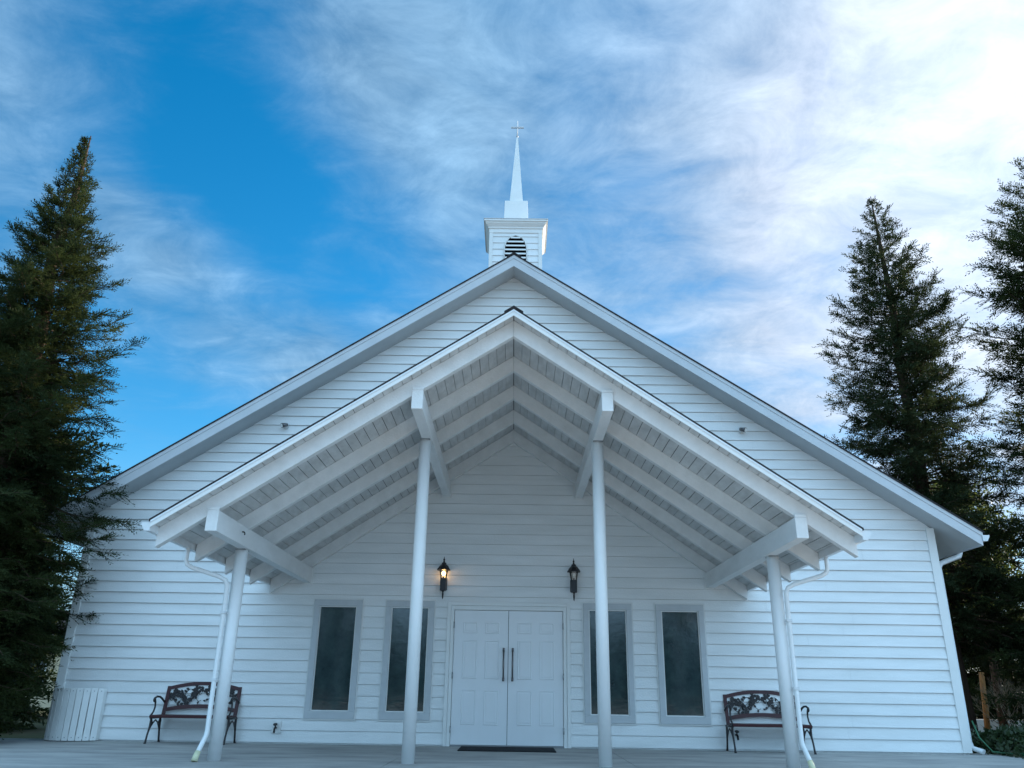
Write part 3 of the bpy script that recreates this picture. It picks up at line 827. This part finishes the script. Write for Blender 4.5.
def np_mesh(name, verts, faces4, m, parent=None):
    me = bpy.data.meshes.new(name)
    nv, nf = len(verts), len(faces4)
    me.vertices.add(nv); me.vertices.foreach_set('co', np.asarray(verts, dtype=np.float32).ravel())
    me.loops.add(nf * 4); me.loops.foreach_set('vertex_index', np.asarray(faces4, dtype=np.int32).ravel())
    me.polygons.add(nf); me.polygons.foreach_set('loop_start', np.arange(0, nf * 4, 4, dtype=np.int32))
    me.update(calc_edges=True)
    me.materials.append(m)
    o = bpy.data.objects.new(name, me); COL.objects.link(o)
    if parent: o.parent = parent
    return o


def leaf_quads(base, d, side, ln, wd):
    """arrays: base (n,3), d (n,3) unit, side (n,3) unit, ln (n,), wd (n,) -> rhombus leaves"""
    tip = base + d * ln[:, None]; mid = base + d * (ln * 0.45)[:, None]; sv = side * (wd * 0.5)[:, None]
    V = np.stack([base, mid + sv, tip, mid - sv], 1).reshape(-1, 3)
    F = np.arange(len(V)).reshape(-1, 4)
    return V, F


def unit(a): return a / np.maximum(np.linalg.norm(a, axis=-1, keepdims=True), 1e-9)


def conifer(name, label, seed, H, prof, nbr, twigs, loc, trunk_r=0.22, leaf_len=0.10, leaf_w=0.022, group=None, m='needle', crown_base=0.03, droop=0.18, up=0.35, cat='tree', twig_len=0.5, step=0.05, clump=0.35):
    """prof: list of (height fraction, crown radius in m). Branches carry side twigs, every twig carries flat two-ranked needles."""
    rng = np.random.default_rng(seed)
    t = thing(name, label, cat, loc, 0, group)
    hf = np.array([p[0] for p in prof]); hr = np.array([p[1] for p in prof]); rmax = max(hr)
    tm = MB()
    zs_ = np.linspace(0, 1, 9)
    tp = [(rng.normal(0, 0.03) * (i > 0), rng.normal(0, 0.03) * (i > 0), H * q - 0.05 * (i == 0)) for i, q in enumerate(zs_)]
    tm.tube(tp, [trunk_r * (1 - q) ** 0.8 + 0.010 + (0.25 * trunk_r if i == 0 else 0) for i, q in enumerate(zs_)], 10)
    P0, HD, LL = [], [], []
    for i in range(nbr):
        f = crown_base + (1 - crown_base) * (1 - (1 - (i + rng.uniform(0, 1)) / nbr) ** 0.8)
        f = min(f, 0.985)
        az = i * 2.39996 + rng.uniform(-0.6, 0.6)
        lob = 1 + 0.16 * math.sin(az * 2 + f * 9 + seed) + 0.14 * math.sin(az * 3 - f * 23 + seed)      # uneven outline
        R = max(0.05, np.interp(f, hf, hr)) * lob * (rng.uniform(0.5, 0.9) if rng.random() < 0.4 else rng.uniform(0.8, 1.12))
        z0 = f * H
        tilt = rng.uniform(-0.12, 0.12) + up * (0.1 + 1.5 * max(0.0, f - 0.4)) - droop * (1 - f)
        n = 8; u = np.linspace(0, 1, n); bend = rng.normal(0, 0.25)
        th = az + bend * u ** 2
        h = np.stack([np.cos(th) * R * u, np.sin(th) * R * u, z0 + R * (tilt * u - 0.34 * (1 - f) * u ** 2 + 0.26 * u ** 3)], 1)
        h[1:-1] += rng.normal(0, 0.025 * max(R, 0.4), (n - 2, 3))
        tm.tube([tuple(p) for p in h], [max(0.004, 0.011 * R * (1 - q) + 0.003) for q in u], 4, cap=False)
        k = max(4, int(twigs * (0.22 + 0.78 * R / rmax) * (1 - 0.55 * max(0.0, min(1.0, (f - 0.78) / 0.16)))))
        q = rng.uniform(0.06, 1.0, k) ** 0.7
        jj = np.minimum(n - 2, (q * (n - 1)).astype(int)); fr = (q * (n - 1) - jj)[:, None]
        p0 = h[jj] * (1 - fr) + h[jj + 1] * fr; bd = unit(h[jj + 1] - h[jj])
        a = rng.uniform(0.35, 1.25, k) * rng.choice([-1, 1], k)
        hd = unit(np.stack([bd[:, 0] * np.cos(a) - bd[:, 1] * np.sin(a), bd[:, 0] * np.sin(a) + bd[:, 1] * np.cos(a), bd[:, 2] + rng.normal(-0.08, clump, k)], 1))
        L_ = twig_len * (0.55 + 0.75 * (1 - q)) * rng.uniform(0.5, 1.3, k) * min(1.0, 0.16 + R / (0.65 * rmax))
        P0.append(p0); HD.append(hd); LL.append(L_)
        P0.append(h[-1:]); HD.append(unit(h[-1:] - h[-2:-1])); LL.append(np.array([twig_len * 0.6 * min(1.0, 0.30 + R / rmax)]))
    P0 = np.concatenate(P0); HD = np.concatenate(HD); LL = np.concatenate(LL)
    cnt = np.maximum(4, (LL / step).astype(int)); idx = np.repeat(np.arange(len(LL)), cnt)
    loc_i = np.arange(len(idx)) - np.repeat(np.cumsum(cnt) - cnt, cnt)
    s_ = (loc_i + 0.5) / cnt[idx]
    nup = unit(np.array([0, 0, 1.0]) + rng.normal(0, 0.5, (len(LL), 3)))
    sd = unit(np.cross(HD, nup))
    hd = HD[idx]; sdn = sd[idx]; N_ = len(idx)
    pts = P0[idx] + hd * (LL[idx] * s_)[:, None]; pts[:, 2] -= 0.16 * LL[idx] * s_ ** 2
    alt = np.where(loc_i % 2 == 0, 1.0, -1.0)[:, None]
    ld = unit(hd * 0.9 + sdn * alt * 0.75 + rng.normal(0, 0.16, (N_, 3)))
    wide = unit(np.cross(ld, nup[idx] + rng.normal(0, 0.35, (N_, 3))))
    V, F = leaf_quads(pts, ld, wide, leaf_len * rng.uniform(0.65, 1.3, N_) * (1.1 - 0.45 * s_), leaf_w * rng.uniform(0.7, 1.3, N_))
    # the twigs themselves, thin slivers
    tw = unit(np.cross(HD, rng.normal(0, 1, HD.shape))); e = P0 + HD * LL[:, None]; e[:, 2] -= 0.16 * LL
    V2, F2 = leaf_quads(P0, unit(e - P0), tw, LL, np.full(len(LL), 0.010))
    V = np.concatenate([V, V2]); F = np.concatenate([F, F2 + len(F) * 4])
    tm.build('trunk', M['bark'], t)
    np_mesh('crown', V, F, M[m], t)
    return t


def broadleaf(name, label, seed, H, R, nclump, nleaf, loc, m='leaf', group=None, leaf=0.13, base=0.3, cat='tree', trunk_r=0.12):
    rng = np.random.default_rng(seed)
    t = thing(name, label, cat, loc, 0, group)
    tm = MB(); zc = H * (base + 1) / 2
    tm.tube([(0, 0, -0.05), (0.05, 0.02, H * 0.25), (0.0, 0.06, H * 0.55), (0.04, 0.0, H * 0.85)], [trunk_r * 1.2, trunk_r, trunk_r * 0.7, trunk_r * 0.2], 9)
    B, Dn, S, Ln, Wn = [], [], [], [], []
    for i in range(nclump):
        d = unit(rng.normal(0, 1, 3)); rr = rng.uniform(0.35, 1.0) ** 0.5
        c = np.array([d[0] * R * rr, d[1] * R * rr, zc + d[2] * rr * (H - H * base) / 2])
        st_ = np.array([0.02, 0.02, max(H * base * 0.6, min(c[2] - R * 0.5, H * 0.8))])
        mid = (st_ + c) / 2 + rng.normal(0, 0.08 * R, 3)
        tm.tube([tuple(st_), tuple(mid), tuple(c)], [trunk_r * 0.35, trunk_r * 0.22, 0.006], 4, cap=False)
        k = int(nleaf * rng.uniform(0.5, 1.4)); cr = R * rng.uniform(0.12, 0.26)
        p = c + rng.normal(0, 1, (k, 3)) * cr * np.array([1, 1, 0.7])
        dd = unit(rng.normal(0, 1, (k, 3)) + np.array([0, 0, -0.3]))
        B.append(p); Dn.append(dd); S.append(unit(np.cross(dd, rng.normal(0, 1, (k, 3))))); Ln.append(leaf * rng.uniform(0.6, 1.3, k)); Wn.append(leaf * 0.55 * rng.uniform(0.7, 1.3, k))
    V, F = leaf_quads(np.concatenate(B), np.concatenate(Dn), np.concatenate(S), np.concatenate(Ln), np.concatenate(Wn))
    tm.build('trunk', M['bark'], t); np_mesh('crown', V, F, M[m], t)
    return t


# the big conifer by the left corner
conifer('conifer_tree', 'tall dense dark conifer with a thin sunlit top, against the left corner of the chapel', 21, 10.95,
        [(0.0, 0.8), (0.08, 1.0), (0.16, 1.5), (0.25, 1.8), (0.40, 1.62), (0.50, 1.4), (0.60, 1.15), (0.70, 0.85), (0.80, 0.55), (0.88, 0.33), (0.94, 0.15), (1.0, -0.08)],
        600, 76, (-8.36, -1.25, -0.1), 0.24, leaf_len=0.085, leaf_w=0.017, twig_len=0.42, step=0.026, clump=0.26, droop=0.30, up=0.55)
# two behind the chapel on the right
conifer('conifer_tree', 'open-crowned conifer with its leaning dark trunk showing, behind the right roof slope', 33, 14.75,
        [(0.0, 2.1), (0.14, 2.2), (0.30, 2.3), (0.5, 2.0), (0.62, 1.62), (0.76, 1.12), (0.86, 0.7), (0.93, 0.34), (1.0, 0.02)],
        340, 76, (10.45, 6.0, -0.15), 0.25, leaf_len=0.115, leaf_w=0.027, m='needle_far', twig_len=0.56, step=0.036, clump=0.40, droop=0.28, up=0.5, crown_base=0.15)
conifer('conifer_tree', 'dense dark conifer cut off by the right edge, in front of the open-crowned one', 45, 14.3,
        [(0.0, 2.8), (0.3, 3.0), (0.5, 2.7), (0.65, 2.25), (0.78, 1.65), (0.9, 0.95), (1.0, 0.12)],
        640, 90, (13.8, 3.2, -0.15), 0.3, leaf_len=0.115, leaf_w=0.027, m='needle', twig_len=0.58, step=0.036, clump=0.40, droop=0.28, up=0.5, crown_base=0.12)
broadleaf('broadleaf_tree', 'small yellow-green leafy tree in the gap just past the right eave', 5, 8.9, 1.5, 46, 150, (15.6, 13.5, -0.16), 'leaf', base=0.45)

# trees that close the view behind and those across the drive mirrored in the window panes
far = [(-13.4, 5.5, 0.95, 0), (-16.5, 1.5, 0.9, 2), (-17.5, 13.0, 1.0, 1), (19.5, 9.0, 1.0, 4), (25.0, 15.5, 1.05, 2), (19.5, 21.0, 1.0, 3)]
proto = conifer('conifer_tree', 'dark conifer farther back, seen through gaps beside the chapel', 57, 10.5, [(0.0, 2.7), (0.3, 2.7), (0.6, 2.0), (0.85, 1.0), (1.0, 0.1)], 260, 50, (far[0][0], far[0][1], -0.16), 0.22, leaf_len=0.24, leaf_w=0.075, group='conifers farther back', twig_len=0.75, step=0.10)
for x, y, sc, rz in far[1:]:
    c = copy_tree(proto); c.location = (x, y, -0.16); c.scale = (sc, sc, sc); c.rotation_euler.z = rz
for i, (x, y, sc) in enumerate([(-18, -36, 0.95), (-14.5, -33, 0.8), (-11, -37, 1.0), (-7.4, -34, 0.8), (-4, -38, 0.95), (-0.5, -35, 0.8), (3, -38, 1.0), (6.5, -34, 0.8), (10, -37, 1.0), (13.5, -33, 0.85), (17, -36, 0.95)]):
    c = copy_tree(proto); c.location = (x, y, -0.16); c.scale = (sc * 0.9, sc * 0.9, sc * 0.66); c.rotation_euler.z = i * 1.3
    c['label'] = 'dark conifer across the drive, mirrored in the window panes'; c['group'] = 'conifers across the drive'

# ------------------------------------------------------------------ right-hand planting bed
rng = np.random.default_rng(8)
k = 42000
px = rng.uniform(7.75, 17.5, k); py = rng.uniform(-4.2, 1.6, k)
ok = (py > -0.75 - (px - 7.75) * 0.62 + rng.normal(0, 0.08, k)) & (py < 1.2)
px, py = px[ok], py[ok]; k = len(px)
hz = (0.52 + 0.10 * np.sin(px * 2.1) + 0.06 * np.sin(py * 4.0 + px)) * np.clip((px - 7.6) / 0.35, 0.25, 1)
pz = hz * rng.uniform(0.05, 1.0, k) ** 0.5 - 0.1
dd = unit(np.stack([rng.normal(0, 1, k), rng.normal(-0.3, 1, k), rng.normal(0.6, 0.7, k)], 1))
V, F = leaf_quads(np.stack([px, py, pz], 1), dd, unit(np.cross(dd, rng.normal(0, 1, (k, 3)))), rng.uniform(0.06, 0.13, k), rng.uniform(0.035, 0.07, k))
tag(np_mesh('ground_cover', V, F, M['hedge']), 'dark green leafy ground cover filling the bed right of the chapel', 'ground cover', kind='stuff')

t = tag(MB().tube([(13.16, 10.0, -0.2), (13.22, 10.0, 0.6), (13.30, 10.02, 1.55)], [0.085, 0.075, 0.07], 9).build('wooden_post', M['post']), 'orange-brown leaning wooden post beyond the planting bed', 'post')
# bare shrub
m = MB(); rb = random.Random(4)
def grow(p, d, L_, r_, dep):
    q = p + d * L_; m.tube([p, (p + q) / 2 + Vector((rb.uniform(-.03, .03), rb.uniform(-.03, .03), 0)), q], [r_, r_ * 0.8, r_ * 0.6], 4, cap=False)
    if dep == 0: return
    for _ in range(3):
        nd = (d + Vector((rb.uniform(-.7, .7), rb.uniform(-.7, .7), rb.uniform(-.25, .5)))).normalized(); grow(q, nd, L_ * rb.uniform(0.6, 0.85), r_ * 0.6, dep - 1)
for i in range(6):
    grow(Vector((rb.uniform(-.1, .1), rb.uniform(-.1, .1), -0.15)), Vector((rb.uniform(-.6, .6), rb.uniform(-.6, .6), 1)).normalized(), 0.5, 0.016, 4)
sh = m.build('bare_shrub', M['twig']); sh.location = (12.9, 8.2, 0); tag(sh, 'leafless pale shrub beside the orange-brown post', 'shrub')
m = MB(); m.box(8.5, 30, 14.0, 14.25, -0.2, 0.24)
tag(m.build('low_wall', M['pale_wall']), 'pale low wall in sunlight beyond the planting bed', 'wall')
# garden hose lying at the right corner
pts = []
for q in np.linspace(0, 1, 60):
    a = q * 2 * PI * 2.3; r_ = 0.24 + 0.05 * math.sin(a * 0.7)
    pts.append((8.02 + 0.5 * q + r_ * math.cos(a) * 0.9, -0.55 - 0.25 * q + r_ * math.sin(a) * 0.6, 0.02 + 0.075 * q + 0.02 * abs(math.sin(a))))
pts = [(7.56, 0.06, 0.50), (7.60, 0.0, 0.25), (7.70, -0.15, 0.05)] + pts
hs = MB().tube(pts, 0.012, 8).build('garden_hose', M['hose']); tag(hs, 'green garden hose lying in loops at the right corner of the chapel', 'hose')

# beige house glimpsed past the conifer on the left
hs = thing('beige_house', 'beige house glimpsed between the left conifer and the chapel', 'house', (-19.5, 26.0, -0.16))
m = MB(); m.box(-5, 5, 0, 7, 0, 3.0); m.build('wall', M['stucco'], hs)
m = MB(); m.prism_x([(-0.5, 2.95), (7.5, 2.95), (3.5, 4.7)], -5.4, 5.4); m.build('roof', M['shingle'], hs)
for x in (-3, 0.2, 3.2):
    m = MB(); m.box(x - 0.6, x + 0.6, -0.04, -0.005, 1.0, 2.2); w_ = m.build('window', M['trim'], hs)
    m = MB(); m.box(x - 0.52, x + 0.52, -0.05, -0.041, 1.08, 2.12); m.build('pane', M['glass'], w_)
